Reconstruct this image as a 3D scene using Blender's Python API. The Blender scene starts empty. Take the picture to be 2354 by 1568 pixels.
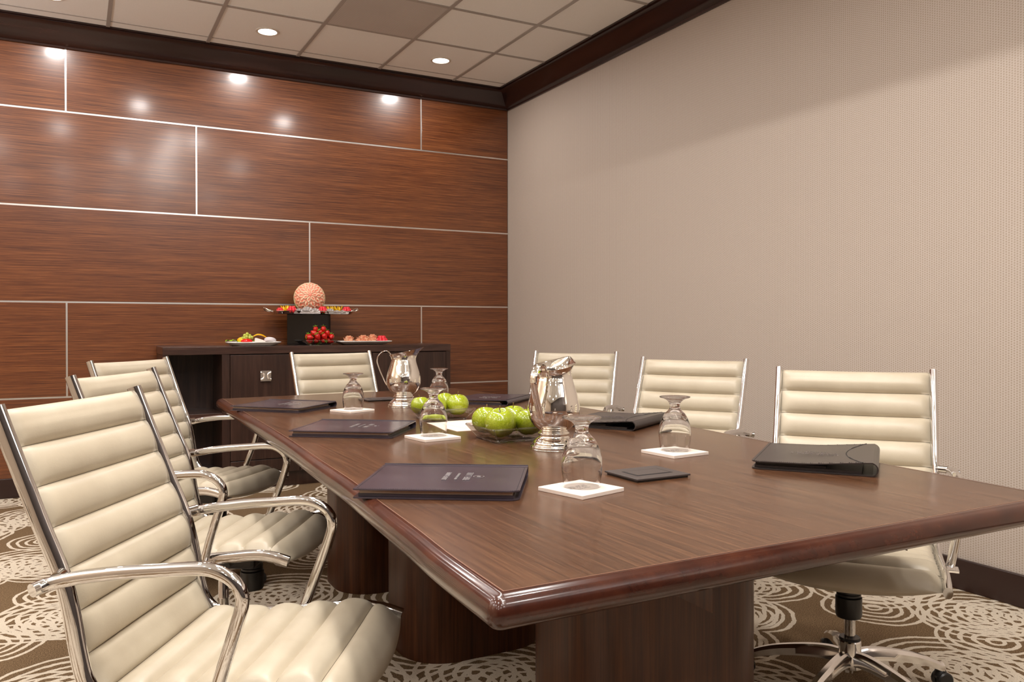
import bpy, math, random
from math import sin, cos, pi, radians, sqrt
from mathutils import Vector, Matrix

sc = bpy.context.scene
col = sc.collection

# ------------------------------------------------------------------ camera
YAW, PITCH, ROLL, CAMZ = radians(28.2514), radians(0.3556), radians(-0.0667), 1.1202
fw = Vector((sin(YAW)*cos(PITCH), cos(YAW)*cos(PITCH), -sin(PITCH)))
rt = Vector((cos(YAW), -sin(YAW), 0))
up = rt.cross(fw)
rt, up = rt*cos(ROLL)+up*sin(ROLL), up*cos(ROLL)-rt*sin(ROLL)
cam_d = bpy.data.cameras.new('camera')
cam = bpy.data.objects.new('camera', cam_d); col.objects.link(cam)
M = Matrix((rt, up, -fw)).transposed().to_4x4()
M.translation = (0, 0, CAMZ)
cam.matrix_world = M
cam_d.sensor_width = 36
cam_d.lens = 1874.2/2354*36
cam_d.shift_y = -(784-763.3)/2354
cam_d.clip_start = 0.02
sc.camera = cam

# ------------------------------------------------------------------ exposure and world
vs = sc.view_settings
vs.view_transform = 'Standard'; vs.look = 'None'; vs.gamma = 1; vs.use_curve_mapping = False
vs.exposure = -0.25
w = bpy.data.worlds.new('World'); sc.world = w; w.use_nodes = True
w.node_tree.nodes['Background'].inputs[0].default_value = (0.8, 0.85, 1, 1)
w.node_tree.nodes['Background'].inputs[1].default_value = 0.3
sc.cycles.use_denoising = True
sc.cycles.max_bounces = 9
sc.cycles.use_adaptive_sampling = True
sc.cycles.adaptive_threshold = 0.02
sc.cycles.glossy_bounces = 5
sc.cycles.transmission_bounces = 10
sc.cycles.diffuse_bounces = 4
sc.cycles.sample_clamp_indirect = 6
sc.cycles.caustics_refractive = True
sc.cycles.caustics_reflective = False
sc.cycles.blur_glossy = 0.5

# room numbers (metres)
XR, YB, ZC = 3.332, 6.272, 3.1415
XL, YF = -3.2, -2.6
T = 0.6333
GX, GY = 0.209, 6.004
ZT = 0.755
WARM = (1.0, 0.86, 0.72)
E_CAN, E_SLOT = 12.0, 95.0

def lamp(name, kind, loc, energy, color=WARM, rot=(0, 0, 0), **kw):
    d = bpy.data.lights.new(name, kind); d.energy = energy; d.color = color
    for k, v in kw.items(): setattr(d, k, v)
    o = bpy.data.objects.new(name, d); col.objects.link(o); o.location = loc; o.rotation_euler = rot
    return o
CANS = []
for j in range(7):
    y = 5.705 - j*2*T
    xs = [-0.11 + k*2*T*1.013 for k in range(-1, 3)] if j % 2 == 0 else [0.532 + k*2*T*1.013 for k in range(-2, 3)]
    for x in xs:
        if XL+.4 < x < XR-.4 and y > YF+.4 and not (x > 2.2 and y < 5): CANS.append((x, y))
for (x, y) in CANS:
    lamp('can_lamp', 'AREA', (x, y, ZC-0.012), E_CAN, color=(1.0, 0.955, 0.92), shape='DISK', size=.115)

# ------------------------------------------------------------------ helpers
def srgb(r, g, b):
    f = lambda c: (c/255/12.92) if c/255 <= .04045 else ((c/255+.055)/1.055)**2.4
    return (f(r), f(g), f(b), 1)

def mat(name, color=(.5, .5, .5, 1), rough=.5, metal=0, **kw):
    m = bpy.data.materials.new(name); m.use_nodes = True
    b = m.node_tree.nodes['Principled BSDF']
    b.inputs['Base Color'].default_value = color
    b.inputs['Roughness'].default_value = rough
    b.inputs['Metallic'].default_value = metal
    for k, v in kw.items(): b.inputs[k].default_value = v
    return m
def N(m, t, **kw):
    n = m.node_tree.nodes.new(t)
    for k, v in kw.items(): setattr(n, k, v)
    return n
def L(m, a, b): m.node_tree.links.new(a, b)
def bsdf(m): return m.node_tree.nodes['Principled BSDF']
def coords(m, scale=(1, 1, 1), rot=(0, 0, 0)):
    tc = N(m, 'ShaderNodeTexCoord'); mp = N(m, 'ShaderNodeMapping')
    mp.inputs['Scale'].default_value = scale; mp.inputs['Rotation'].default_value = rot
    L(m, tc.outputs['Object'], mp.inputs['Vector']); return mp.outputs['Vector']
def ramp(m, fac, stops):
    r = N(m, 'ShaderNodeValToRGB'); cr = r.color_ramp
    while len(cr.elements) < len(stops): cr.elements.new(.5)
    for e, (p, c) in zip(cr.elements, stops): e.position = p; e.color = c if len(c) == 4 else (*c, 1)
    L(m, fac, r.inputs['Fac']); return r.outputs['Color']
def noise(m, vec, scale=5, detail=4, rough=.5, dist=0):
    n = N(m, 'ShaderNodeTexNoise'); n.inputs['Scale'].default_value = scale; n.inputs['Detail'].default_value = detail
    n.inputs['Roughness'].default_value = rough; n.inputs['Distortion'].default_value = dist
    L(m, vec, n.inputs['Vector']); return n.outputs['Fac']
def math_(m, op, a, b=None, c=None, clamp=False):
    n = N(m, 'ShaderNodeMath', operation=op); n.use_clamp = clamp
    for i, v in enumerate((a, b, c)):
        if v is None: continue
        if isinstance(v, (int, float)): n.inputs[i].default_value = v
        else: L(m, v, n.inputs[i])
    return n.outputs[0]
def mix(m, fac, a, b):
    n = N(m, 'ShaderNodeMix', data_type='RGBA')
    for i, v in ((0, fac), (6, a), (7, b)):
        if isinstance(v, (int, float)): n.inputs[i].default_value = v
        elif isinstance(v, tuple): n.inputs[i].default_value = v
        else: L(m, v, n.inputs[i])
    return n.outputs[2]
def bump(m, h, strength=.3, dist=.002):
    b = N(m, 'ShaderNodeBump'); b.inputs['Strength'].default_value = strength; b.inputs['Distance'].default_value = dist
    L(m, h, b.inputs['Height']); L(m, b.outputs['Normal'], bsdf(m).inputs['Normal'])
def basecol(m, c): L(m, c, bsdf(m).inputs['Base Color'])

class MB:
    def __init__(s): s.v = []; s.f = []
    def add(s, vs_, fs):
        o = len(s.v); s.v += [tuple(p) for p in vs_]; s.f += [tuple(i+o for i in f) for f in fs]; return s
    def box(s, x0, x1, y0, y1, z0, z1):
        return s.add([(x, y, z) for z in (z0, z1) for y in (y0, y1) for x in (x0, x1)],
                     [(0, 2, 3, 1), (4, 5, 7, 6), (0, 1, 5, 4), (2, 6, 7, 3), (0, 4, 6, 2), (1, 3, 7, 5)])
    def lathe(s, prof, n=48, c=(0, 0, 0), closed=False, mod=None):
        V = []; F = []
        for (r, z) in prof:
            for k in range(n):
                a = 2*pi*k/n; x, y, zz = r*cos(a), r*sin(a), z
                if mod: x, y, zz = mod(x, y, zz, a)
                V.append((c[0]+x, c[1]+y, c[2]+zz))
        m_ = len(prof)
        for i in range(m_ if closed else m_-1):
            j = (i+1) % m_
            for k in range(n):
                F.append((i*n+k, i*n+(k+1) % n, j*n+(k+1) % n, j*n+k))
        return s.add(V, F)
    def sweep(s, path, ra, rb=None, n=14, side=(0, 1, 0), cap=True, scales=None):
        """tube along path; ra = radius along side, rb = radius perpendicular"""
        rb = rb or ra; P = [Vector(p) for p in path]; V = []; F = []
        prev = Vector(side).normalized()
        for i, p in enumerate(P):
            t = (P[min(i+1, len(P)-1)] - P[max(i-1, 0)]).normalized()
            sd = (prev - t*prev.dot(t)).normalized(); prev = sd; nn = t.cross(sd)
            q = scales[i] if scales else 1
            for k in range(n):
                a = 2*pi*k/n; V.append(p + sd*(ra*cos(a)*q) + nn*(rb*sin(a)*q))
        for i in range(len(P)-1):
            for k in range(n): F.append((i*n+k, i*n+(k+1) % n, (i+1)*n+(k+1) % n, (i+1)*n+k))
        if cap: F.append(tuple(range(n))[::-1]); F.append(tuple((len(P)-1)*n+k for k in range(n)))
        return s.add(V, F)
    def prism(s, poly, z0, z1):
        n = len(poly)
        return s.add([(x, y, z0) for x, y in poly]+[(x, y, z1) for x, y in poly],
                     [tuple(range(n))[::-1], tuple(range(n, 2*n))]+[(k, (k+1) % n, (k+1) % n+n, k+n) for k in range(n)])
    def ball(s, c, r, nu=16, nv=10, fn=None):
        V = []; F = []
        for i in range(nv+1):
            th = pi*i/nv
            for k in range(nu):
                a = 2*pi*k/nu; d = Vector((sin(th)*cos(a), sin(th)*sin(a), cos(th)))
                p = fn(d) if fn else d
                V.append((c[0]+p[0]*r, c[1]+p[1]*r, c[2]+p[2]*r))
        for i in range(nv):
            for k in range(nu): F.append((i*nu+k, (i+1)*nu+k, (i+1)*nu+(k+1) % nu, i*nu+(k+1) % nu))
        return s.add(V, F)
    def xf(s, Mx): s.v = [tuple(Mx @ Vector(p)) for p in s.v]; return s
    def build(s, name, m, parent=None, smooth=True, bevel=0, angle=40, weld=True, bseg=2):
        me = bpy.data.meshes.new(name); me.from_pydata(s.v, [], s.f); me.update()
        import bmesh
        bm = bmesh.new(); bm.from_mesh(me)
        if weld: bmesh.ops.remove_doubles(bm, verts=bm.verts, dist=1e-6)
        bmesh.ops.recalc_face_normals(bm, faces=bm.faces)
        if bevel:
            ed = [e for e in bm.edges if len(e.link_faces) == 2 and e.calc_face_angle(0) > radians(35)]
            bmesh.ops.bevel(bm, geom=ed, offset=bevel, segments=bseg, profile=.5, affect='EDGES', clamp_overlap=True)
        for f in bm.faces: f.smooth = smooth
        if smooth:
            for e in bm.edges:
                if len(e.link_faces) == 2 and e.calc_face_angle(0) > radians(angle): e.smooth = False
        bm.to_mesh(me); bm.free()
        me.materials.append(m)
        o = bpy.data.objects.new(name, me); col.objects.link(o)
        if parent: o.parent = parent
        return o

def tag(o, label=None, cat=None, group=None, kind=None):
    if label: o['label'] = label
    if cat: o['category'] = cat
    if group: o['group'] = group
    if kind: o['kind'] = kind
    return o
def empty(name, loc=(0, 0, 0), rz=0, label=None, cat=None, group=None):
    o = bpy.data.objects.new(name, None); col.objects.link(o); o.location = loc; o.rotation_euler.z = rz
    o.empty_display_size = .05
    return tag(o, label, cat, group)
def struct(o): return tag(o, kind='structure')
def copy_tree(o, parent=None):
    c = o.copy(); col.objects.link(c)
    if parent: c.parent = parent
    for ch in o.children: copy_tree(ch, c)
    return c
def catmull(pts, n=8):
    P = [Vector(p) for p in pts]; out = []
    P = [P[0]*2-P[1]] + P + [P[-1]*2-P[-2]]
    for i in range(1, len(P)-2):
        a, b, c_, d = P[i-1:i+3]
        for k in range(n):
            t = k/n
            out.append(.5*((2*b)+(c_-a)*t+(2*a-5*b+4*c_-d)*t*t+(3*b-a-3*c_+d)*t**3))
    out.append(P[-2]); return out

# ------------------------------------------------------------------ materials
def wood(name, c0, c1, c2, scale, rough=.3, coat=0.0, bumpk=.05, nscale=1.0, spec=.5, coatr=.12):
    m = mat(name, rough=rough)
    v = coords(m, scale)
    n1 = noise(m, v, 1.0*nscale, 6, .65, .12)
    n2 = noise(m, v, 3.7*nscale, 3, .6)
    n3 = noise(m, coords(m, tuple(s*.13 for s in scale)), 1.0*nscale, 2, .5)
    f = math_(m, 'ADD', math_(m, 'MULTIPLY', n1, .6), math_(m, 'ADD', math_(m, 'MULTIPLY', n2, .25), math_(m, 'MULTIPLY', n3, .15)))
    basecol(m, ramp(m, f, [(.36, c0), (.5, c1), (.64, c2)]))
    bsdf(m).inputs['Coat Weight'].default_value = coat
    bsdf(m).inputs['Coat Roughness'].default_value = coatr
    bsdf(m).inputs['Specular IOR Level'].default_value = spec
    bump(m, f, bumpk, .001)
    return m
M_PANEL = wood('panel_wood', (.040, .0095, .0035), (.140, .041, .0115), (.27, .096, .029), (2.4, 2.4, 170), rough=.34, coat=.55, bumpk=.08, coatr=.14, spec=.45)
M_TABLE = wood('table_veneer', (.032, .0125, .0055), (.072, .030, .0135), (.130, .058, .027), (190, 4, 190), rough=.27, coat=.12, bumpk=.03, spec=.35)
M_RIM = wood('table_rim', (.022, .005, .003), (.048, .012, .006), (.078, .022, .010), (9, 5, 12), rough=.2, coat=.35, bumpk=.01, spec=.35)
M_PED = wood('pedestal_wood', (.030, .0095, .004), (.066, .022, .009), (.105, .038, .015), (55, 55, 1.5), rough=.33, coat=.05, bumpk=.03, spec=.3)
M_CRED = wood('credenza_wood', (.016, .007, .005), (.035, .015, .010), (.06, .028, .019), (25, 25, 1.6), rough=.33, coat=.1, bumpk=.08)
M_CREDTOP = wood('credenza_top_wood', (.02, .009, .007), (.045, .019, .013), (.085, .042, .030), (2.2, 30, 45), rough=.3, coat=.15, bumpk=.1)
M_CROWN = wood('crown_wood', (.012, .004, .004), (.022, .007, .006), (.032, .011, .009), (3, 3, 30), rough=.25, coat=.2, bumpk=.02)
M_CHROME = mat('chrome', (.76, .745, .735, 1), .05, 1)
M_ALU = mat('polished_aluminium', (.78, .76, .74, 1), .14, 1)
M_STRIP = mat('brushed_metal_strip', (.75, .72, .69, 1), .32, 1)
M_SILVER = mat('silver', (.93, .90, .85, 1), .035, 1)
M_BLACK = mat('black_plastic', (.012, .011, .011, 1), .35)
M_ACRYL = mat('black_acrylic', (.006, .005, .005, 1), .04)
M_GLASS = mat('clear_glass', (1, 1, 1, 1), 0.0, 0, **{'Transmission Weight': 1.0, 'IOR': 1.45})
def thin_glass(m, clear, ior=1.5):
    nt = m.node_tree; out = nt.nodes['Material Output']
    tr_ = N(m, 'ShaderNodeBsdfTransparent'); tr_.inputs[0].default_value = (.985, .985, .985, 1)
    gl = N(m, 'ShaderNodeBsdfGlossy'); gl.inputs['Roughness'].default_value = .0
    fr = N(m, 'ShaderNodeFresnel'); geo = N(m, 'ShaderNodeNewGeometry')
    L(m, math_(m, 'ADD', math_(m, 'MULTIPLY', geo.outputs['Backfacing'], 1/ior-ior), ior), fr.inputs[0])
    m1 = N(m, 'ShaderNodeMixShader'); L(m, fr.outputs[0], m1.inputs[0]); L(m, tr_.outputs[0], m1.inputs[1]); L(m, gl.outputs[0], m1.inputs[2])
    m2 = N(m, 'ShaderNodeMixShader'); m2.inputs[0].default_value = clear
    L(m, bsdf(m).outputs[0], m2.inputs[1]); L(m, m1.outputs[0], m2.inputs[2]); L(m, m2.outputs[0], out.inputs['Surface'])

M_DISH = mat('dish_glass', (1, 1, 1, 1), 0.0, 0, **{'Transmission Weight': 1.0, 'IOR': 1.45})
thin_glass(M_DISH, .92, 1.5)
M_PLATE = mat('white_china', (.78, .76, .73, 1), .12)

M_LEATHER = mat('cream_leather', srgb(186, 174, 154), .36)
m = M_LEATHER
v = coords(m)
nn = noise(m, v, 420, 3, .6); n2 = noise(m, v, 60, 3, .6)
basecol(m, ramp(m, noise(m, v, 9, 3), [(.3, srgb(182, 169, 147)), (.7, srgb(192, 180, 158))]))
bump(m, math_(m, 'ADD', nn, math_(m, 'MULTIPLY', n2, 1.2)), .16, .0012)
bsdf(m).inputs['Sheen Weight'].default_value = .05

# carpet: overlapping ring flowers in cream on brown
M_CARPET = mat('carpet', rough=.95); m = M_CARPET
bsdf(m).inputs['Specular IOR Level'].default_value = .1
def ringlayer(off, cell, rad, pitch, lw, randomness=.75):
    tc = N(m, 'ShaderNodeTexCoord'); mp = N(m, 'ShaderNodeMapping')
    mp.inputs['Location'].default_value = (off[0], off[1], 0)
    L(m, tc.outputs['Object'], mp.inputs['Vector'])
    nz = N(m, 'ShaderNodeTexNoise'); nz.inputs['Scale'].default_value = 5.5; nz.inputs['Detail'].default_value = 2
    L(m, mp.outputs['Vector'], nz.inputs['Vector'])
    nz2 = N(m, 'ShaderNodeTexNoise'); nz2.inputs['Scale'].default_value = 70; nz2.inputs['Detail'].default_value = 1
    L(m, mp.outputs['Vector'], nz2.inputs['Vector'])
    vm = N(m, 'ShaderNodeVectorMath', operation='SCALE'); vm.inputs['Scale'].default_value = .05
    L(m, nz.outputs['Color'], vm.inputs[0])
    vm2 = N(m, 'ShaderNodeVectorMath', operation='SCALE'); vm2.inputs['Scale'].default_value = .008
    L(m, nz2.outputs['Color'], vm2.inputs[0])
    va = N(m, 'ShaderNodeVectorMath', operation='ADD'); L(m, mp.outputs['Vector'], va.inputs[0]); L(m, vm.outputs[0], va.inputs[1])
    vb = N(m, 'ShaderNodeVectorMath', operation='ADD'); L(m, va.outputs[0], vb.inputs[0]); L(m, vm2.outputs[0], vb.inputs[1])
    vo = N(m, 'ShaderNodeTexVoronoi', voronoi_dimensions='2D', feature='F1')
    vo.inputs['Scale'].default_value = 1/cell; vo.inputs['Randomness'].default_value = randomness
    L(m, vb.outputs[0], vo.inputs['Vector'])
    d = math_(m, 'MULTIPLY', vo.outputs['Distance'], cell)
    fr = math_(m, 'PINGPONG', math_(m, 'SUBTRACT', d, rad), pitch/2)
    line = math_(m, 'LESS_THAN', fr, lw/2)
    return math_(m, 'MULTIPLY', line, math_(m, 'LESS_THAN', d, rad+lw/2))
r1 = ringlayer((0, 0), .56, .26, .046, .017)
r2 = ringlayer((.10, .06), .56, .21, .044, .016)
r3 = ringlayer((-.06, .11), .56, .20, .042, .016)
r4 = ringlayer((.25, .22), .56, .19, .040, .015)
f = math_(m, 'MAXIMUM', math_(m, 'MAXIMUM', r1, r2), math_(m, 'MAXIMUM', r3, r4))
fine = noise(m, coords(m), 260, 3, .7)
br = ramp(m, fine, [(.38, (.075, .045, .022)), (.60, (.29, .19, .105))])
cr_ = ramp(m, fine, [(.3, (.58, .49, .38)), (.65, (.84, .74, .60))])
basecol(m, mix(m, f, br, cr_))
bump(m, math_(m, 'ADD', math_(m, 'MULTIPLY', f, 1.3), fine), .9, .006)

# woven wallpaper
M_PAPER = mat('woven_wallpaper', rough=.6); m = M_PAPER
tc = N(m, 'ShaderNodeTexCoord'); sp = N(m, 'ShaderNodeSeparateXYZ'); L(m, tc.outputs['Object'], sp.inputs[0])
py, pz = .0112, .0104
u = math_(m, 'MULTIPLY', sp.outputs['Y'], 2*pi/py)
colu = math_(m, 'FLOOR', math_(m, 'MULTIPLY', sp.outputs['Y'], 1/py))
ph = math_(m, 'MULTIPLY', math_(m, 'MODULO', colu, 2), pi)
vz = math_(m, 'ADD', math_(m, 'MULTIPLY', sp.outputs['Z'], 2*pi/pz), ph)
a = math_(m, 'COSINE', u); b_ = math_(m, 'SINE', vz)
hole = math_(m, 'MULTIPLY', math_(m, 'GREATER_THAN', b_, .35), math_(m, 'LESS_THAN', a, .0))
big = noise(m, coords(m, (1, 1, 1)), 90, 3, .6)
gap = math_(m, 'GREATER_THAN', math_(m, 'ABSOLUTE', math_(m, 'SINE', math_(m, 'MULTIPLY', sp.outputs['Y'], pi/py))), .985)
pc = mix(m, math_(m, 'MAXIMUM', hole, math_(m, 'MULTIPLY', gap, .6)), srgb(192, 180, 169), srgb(158, 141, 126))
nz = mix(m, math_(m, 'MULTIPLY', big, .35), pc, srgb(152, 134, 118))
basecol(m, nz)
bump(m, math_(m, 'SUBTRACT', 1.0, hole), .2, .001)

M_TILE = mat('ceiling_tile', rough=.9); m = M_TILE
basecol(m, ramp(m, noise(m, coords(m), 260, 3, .7), [(.3, srgb(240, 240, 238)), (.7, srgb(250, 250, 249))]))
M_TBAR = mat('ceiling_grid_metal', srgb(170, 164, 160), .45)
M_GRILLE = mat('return_grille', rough=.5); m = M_GRILLE
vo = N(m, 'ShaderNodeTexVoronoi', voronoi_dimensions='2D'); vo.inputs['Scale'].default_value = 110; vo.inputs['Randomness'].default_value = 0
L(m, coords(m), vo.inputs['Vector'])
gn = noise(m, coords(m), 3.5, 4, .6)
gc = mix(m, math_(m, 'LESS_THAN', vo.outputs['Distance'], .33), srgb(225, 220, 216), srgb(150, 144, 140))
basecol(m, mix(m, math_(m, 'MULTIPLY', gn, .45), gc, srgb(165, 157, 152)))
M_PLAIN = mat('painted_plaster', srgb(190, 172, 152), .8)
M_BASE = mat('dark_baseboard', srgb(44, 26, 22), .3)
M_LAMP = mat('lamp_face', (1, .96, .9, 1), .5); bsdf(M_LAMP).inputs['Emission Color'].default_value = (1, .93, .84, 1); bsdf(M_LAMP).inputs['Emission Strength'].default_value = 9
M_WHITE = mat('white_trim', srgb(225, 218, 208), .4)

# ------------------------------------------------------------------ the room
b = MB().box(XL-.1, XR+.1, YF-.1, YB+.1, -.08, 0); struct(b.build('floor', M_CARPET, smooth=False))
b = MB().box(XR, XR+.1, YF-.1, YB+.1, 0, ZC+.3); struct(b.build('wall_right', M_PAPER, smooth=False))
b = MB().box(XL-.1, XL, YF-.1, YB+.1, 0, ZC+.3); struct(b.build('wall_left', M_PLAIN, smooth=False))
b = MB().box(XL, XR, YF-.1, YF, 0, ZC+.3); struct(b.build('wall_rear', mat('charcoal_plaster', srgb(66, 58, 55), .8), smooth=False))

# back wall: wood panels on a backing board, bright metal strips between them
SE = [2.5746, 1.9305, 1.2917, .65]; SW = .0055
rows = [(SE[0], ZC, [-2.609, -.0426, 2.5238]), (SE[1], SE[0], [-1.782, .7843]), (SE[2], SE[1], [-.964, 1.6023]), (SE[3], SE[2], [-2.609, -.0426, 2.5238]), (.0, SE[3], [-1.782, .7843])]
b = MB().box(XL, XR, YB+.022, YB+.12, 0, ZC+.3)
for z0, z1, xs in rows:
    e = [XL]+[x for x in xs if x > XL]+[XR]
    for x0, x1 in zip(e, e[1:]): b.box(x0+SW, x1-SW, YB, YB+.022, z0+(SW if z0 > 0 else 0), z1-(SW if z1 < ZC else 0))
struct(b.build('wall_back', M_PANEL, smooth=False, bevel=.0012, bseg=1))
n = 1
for z in SE:
    b = MB().box(XL, XR, YB+.001, YB+.02, z-SW, z+SW); struct(b.build('trim_%d' % n, M_STRIP, smooth=False)); n += 1
for z0, z1, xs in rows:
    for x in xs:
        if x > XL: b = MB().box(x-SW, x+SW, YB+.002, YB+.02, z0+SW, z1-SW); struct(b.build('trim_%d' % n, M_STRIP, smooth=False)); n += 1

# crown moulding (coved) on back and right walls, baseboards
cp = [(0, 3.0075-.012), (.014, 3.0075-.012), (.018, 3.0075), (.03, 3.012), (.06, 3.035), (.09, 3.068), (.118, 3.100), (.140, 3.118), (.150, 3.122), (.150, 3.130), (.163, 3.130), (.163, ZC+.001), (0, ZC+.001)]
b = MB(); k = len(cp)
b.add([(XL, YB-d, z) for d, z in cp]+[(XR-d, YB-d, z) for d, z in cp]+[(XR-d, YF, z) for d, z in cp],
      [(i, (i+1) % k, k+(i+1) % k, k+i) for i in range(k)]+[(k+i, k+(i+1) % k, 2*k+(i+1) % k, 2*k+i) for i in range(k)])
struct(b.build('trim_%d' % n, M_CROWN, angle=35)); n += 1
b = MB().box(XR-.018, XR, YF, YB, 0, .13); struct(b.build('baseboard_right', M_BASE, smooth=False, bevel=.003))
b = MB().box(XL, XR-.018, YB-.018, YB+.001, 0, .13); struct(b.build('baseboard_back', M_BASE, smooth=False, bevel=.003))

# ceiling with a long recessed light slot over the table
SX0, SX1, SY0, SY1 = GX+T*1+.02, GX+T*2-.02, -1.0, 3.47
b = MB()
for x0, x1, y0, y1 in ((XL, XR, SY1, YB), (XL, XR, YF, SY0), (XL, SX0, SY0, SY1), (SX1, XR, SY0, SY1)): b.box(x0, x1, y0, y1, ZC, ZC+.3)
struct(b.build('ceiling', M_TILE, smooth=False, weld=False))
b = MB()
b.box(SX0, SX1, SY0, SY1, ZC+.25, ZC+.3); struct(b.build('trim_%d' % n, M_WHITE, smooth=False)); n += 1
b = MB(); tb = .012
i = -6
while GX+i*T < XR:
    x = GX+i*T
    if x > XL+.1: b.box(x-tb, x+tb, YF+.01, YB-.16, ZC-.006, ZC+.002)
    i += 1
j = 0
while GY-j*T > YF+.1:
    y = GY-j*T
    if j == 0: b.box(XL+.01, XR-.16, y-.0035, y+.0035, ZC-.004, ZC+.002)
    else: b.box(XL+.01, XR-.16, y-tb, y+tb, ZC-.005, ZC+.002)
    j += 1
tbar = struct(b.build('trim_%d' % n, M_TBAR, smooth=False, weld=False)); n += 1

t = empty('slot_light', ((SX0+SX1)/2, (SY0+SY1)/2, ZC+.2), 0, 'long slot light recessed in the ceiling over the table', 'ceiling light')
b = MB().box(-.03, .03, -2.15, 2.15, .03, .05); b.build('light_strip', M_LAMP, t, smooth=False)
so = lamp('slot_lamp', 'AREA', ((SX0+SX1)/2-.12, (SY0+SY1)/2, ZC+.2), E_SLOT, color=(1, .955, .91), shape='RECTANGLE', size=.03, size_y=4.2)

can = None
for i, (x, y) in enumerate(CANS):
    if can is None:
        can = empty('downlight', (x, y, ZC))
        MB().lathe([(.062, -.002), (.062, -.006), (.070, -.008), (.078, -.006), (.079, 0)], 40).build('trim_ring', M_WHITE, can)
        MB().lathe([(.0, -.003), (.03, -.003), (.063, -.003)], 40).build('lamp_lens', M_LAMP, can)
        o = can
    else: o = copy_tree(can)
    o.location = (x, y, ZC)
    num = ['first', 'second', 'third', 'fourth', 'fifth', 'sixth', 'seventh']
    lb = {(0, 1): 'round downlight at the top left edge above the wood wall', (0, 2): 'round downlight in the ceiling left of the grey grille', (0, 3): 'round downlight in the ceiling nearest the room corner'}
    row = int(round((5.705-y)/(2*T))); kx = int(round((x+.11)/(2*T*1.013)))+1
    kk = sorted(xx for (xx, yy) in CANS if abs(yy-y) < .01).index(x)
    generic = 'round downlight, %s row from the wood wall, %s from the left' % (num[row], num[kk])
    tag(o, lb.get((row, kx), generic) if row == 0 else generic, 'ceiling light', 'recessed downlights')

# added fill uplights at left wall and rear corner, unseen, to brighten the ceiling
def fill_uplight(x, y, lab, E):
    r0 = empty('fill_uplight', (x, y, 0), 0, lab, 'lamp', 'added fill uplights')
    MB().lathe([(0, 0), (.15, 0), (.15, .015), (.02, .03), (0, .03)], 32).build('base', M_BLACK, r0, angle=30)
    MB().lathe([(0, .03), (.012, .03), (.012, 1.82), (0, 1.82)], 16).build('pole', M_CHROME, r0, angle=30)
    MB().lathe([(0, 1.80), (.05, 1.81), (.16, 1.87), (.20, 1.93), (.195, 1.93), (.155, 1.875), (.05, 1.82), (0, 1.815)], 40).build('bowl_shade', M_WHITE, r0, angle=40)
    lamp('uplight', 'AREA', (x, y, 1.90), E*1.35, color=(1, .97, .95), rot=(pi, 0, 0), shape='DISK', size=.22)
fill_uplight(-2.5, 4.9, 'added unseen white bowl fill light by the left wall near the wood panelling', 45)
fill_uplight(-2.5, 1.9, 'added unseen white bowl fill light halfway along the left wall', 45)
fill_uplight(2.8, -1.9, 'added unseen white bowl fill light in the rear right corner of the room', 40)

g = MB().box(GX+2*T+.012, GX+3*T-.012, GY-2*T+.012, GY-T-.012, ZC-.004, ZC+.001).build('ceiling_grille', M_GRILLE, smooth=False)
tag(g, 'square grey perforated air grille set in the tiled ceiling', 'vent')

# ------------------------------------------------------------------ conference table
def c2(pts, n=6): return [(p.x, p.y) for p in catmull([(x, y, 0) for x, y in pts], n)]
Lf = c2([(.490, .966), (.500, 1.19), (.515, 1.37), (.532, 1.62), (.552, 1.89), (.565, 2.2), (.590, 2.72), (.617, 3.66), (.638, 4.395)])
Rt = c2([(1.880, .966), (1.918, 1.4), (1.942, 1.7), (1.972, 2.0), (2.010, 2.35), (2.037, 2.7), (2.056, 3.2), (2.056, 3.7), (2.042, 4.2), (2.025, 4.49)])
outline = [p for p in Rt] + [p for p in reversed(Lf)]    # counter-clockwise
def dedupe(P): return [p for i, p in enumerate(P) if (Vector(p)-Vector(P[i-1])).length > 1e-4]
outline = dedupe(outline)
def inset(P, d):
    out = []; n_ = len(P)
    for i in range(n_):
        a, b_, c_ = Vector(P[i-1]), Vector(P[i]), Vector(P[(i+1) % n_])
        t1 = (b_-a).normalized(); t2 = (c_-b_).normalized()
        n1 = Vector((-t1.y, t1.x)); n2 = Vector((-t2.y, t2.x)); bi = (n1+n2); bi = bi/bi.dot(n1)*1.0 if bi.length > 1e-6 else n1
        out.append((b_.x+bi.x*d, b_.y+bi.y*d))
    return out
corner = [i for i in range(len(outline)) if abs((Vector(outline[i])-Vector(outline[i-1])).angle(Vector(outline[(i+1) % len(outline)])-Vector(outline[i]))) > .7]
base_inset = inset
def inset(P, d, rc=.022):
    Q = base_inset(P, d); out = []; r = max(rc-d*.8, .0012)
    for i, q in enumerate(Q):
        if i in corner:
            q = Vector(q); a = (Vector(Q[i-1])-q).normalized(); c_ = (Vector(Q[(i+1) % len(Q)])-q).normalized()
            for k in range(7):
                t_ = k/6; pt_ = (q+a*r)*(1-t_)**2+q*2*t_*(1-t_)+(q+c_*r)*t_*t_
                out.append((pt_.x, pt_.y))
        else: out.append(q)
    return out
tab = empty('conference_table', (0, 0, 0), 0, 'long boat-shaped dark brown wood conference table on rounded pedestals', 'table')
IN = .030
ip = inset(outline, IN); nO = len(ip)
b = MB(); b.prism(ip, ZT-.02, ZT); b.build('tabletop', M_TABLE, tab, smooth=False)
prof = [(IN, ZT-.02), (IN, ZT), (.026, ZT+.0002), (.021, ZT), (.0195, ZT-.0012), (.014, ZT-.0022), (.008, ZT-.0055), (.003, ZT-.012), (0, ZT-.021), (0, ZT-.031), (.003, ZT-.039), (.009, ZT-.045), (.018, ZT-.048), (.06, ZT-.05), (.06, ZT-.02)]
V = []; F = []
for d, z in prof: V += [(x, y, z) for x, y in inset(outline, d)]
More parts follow.
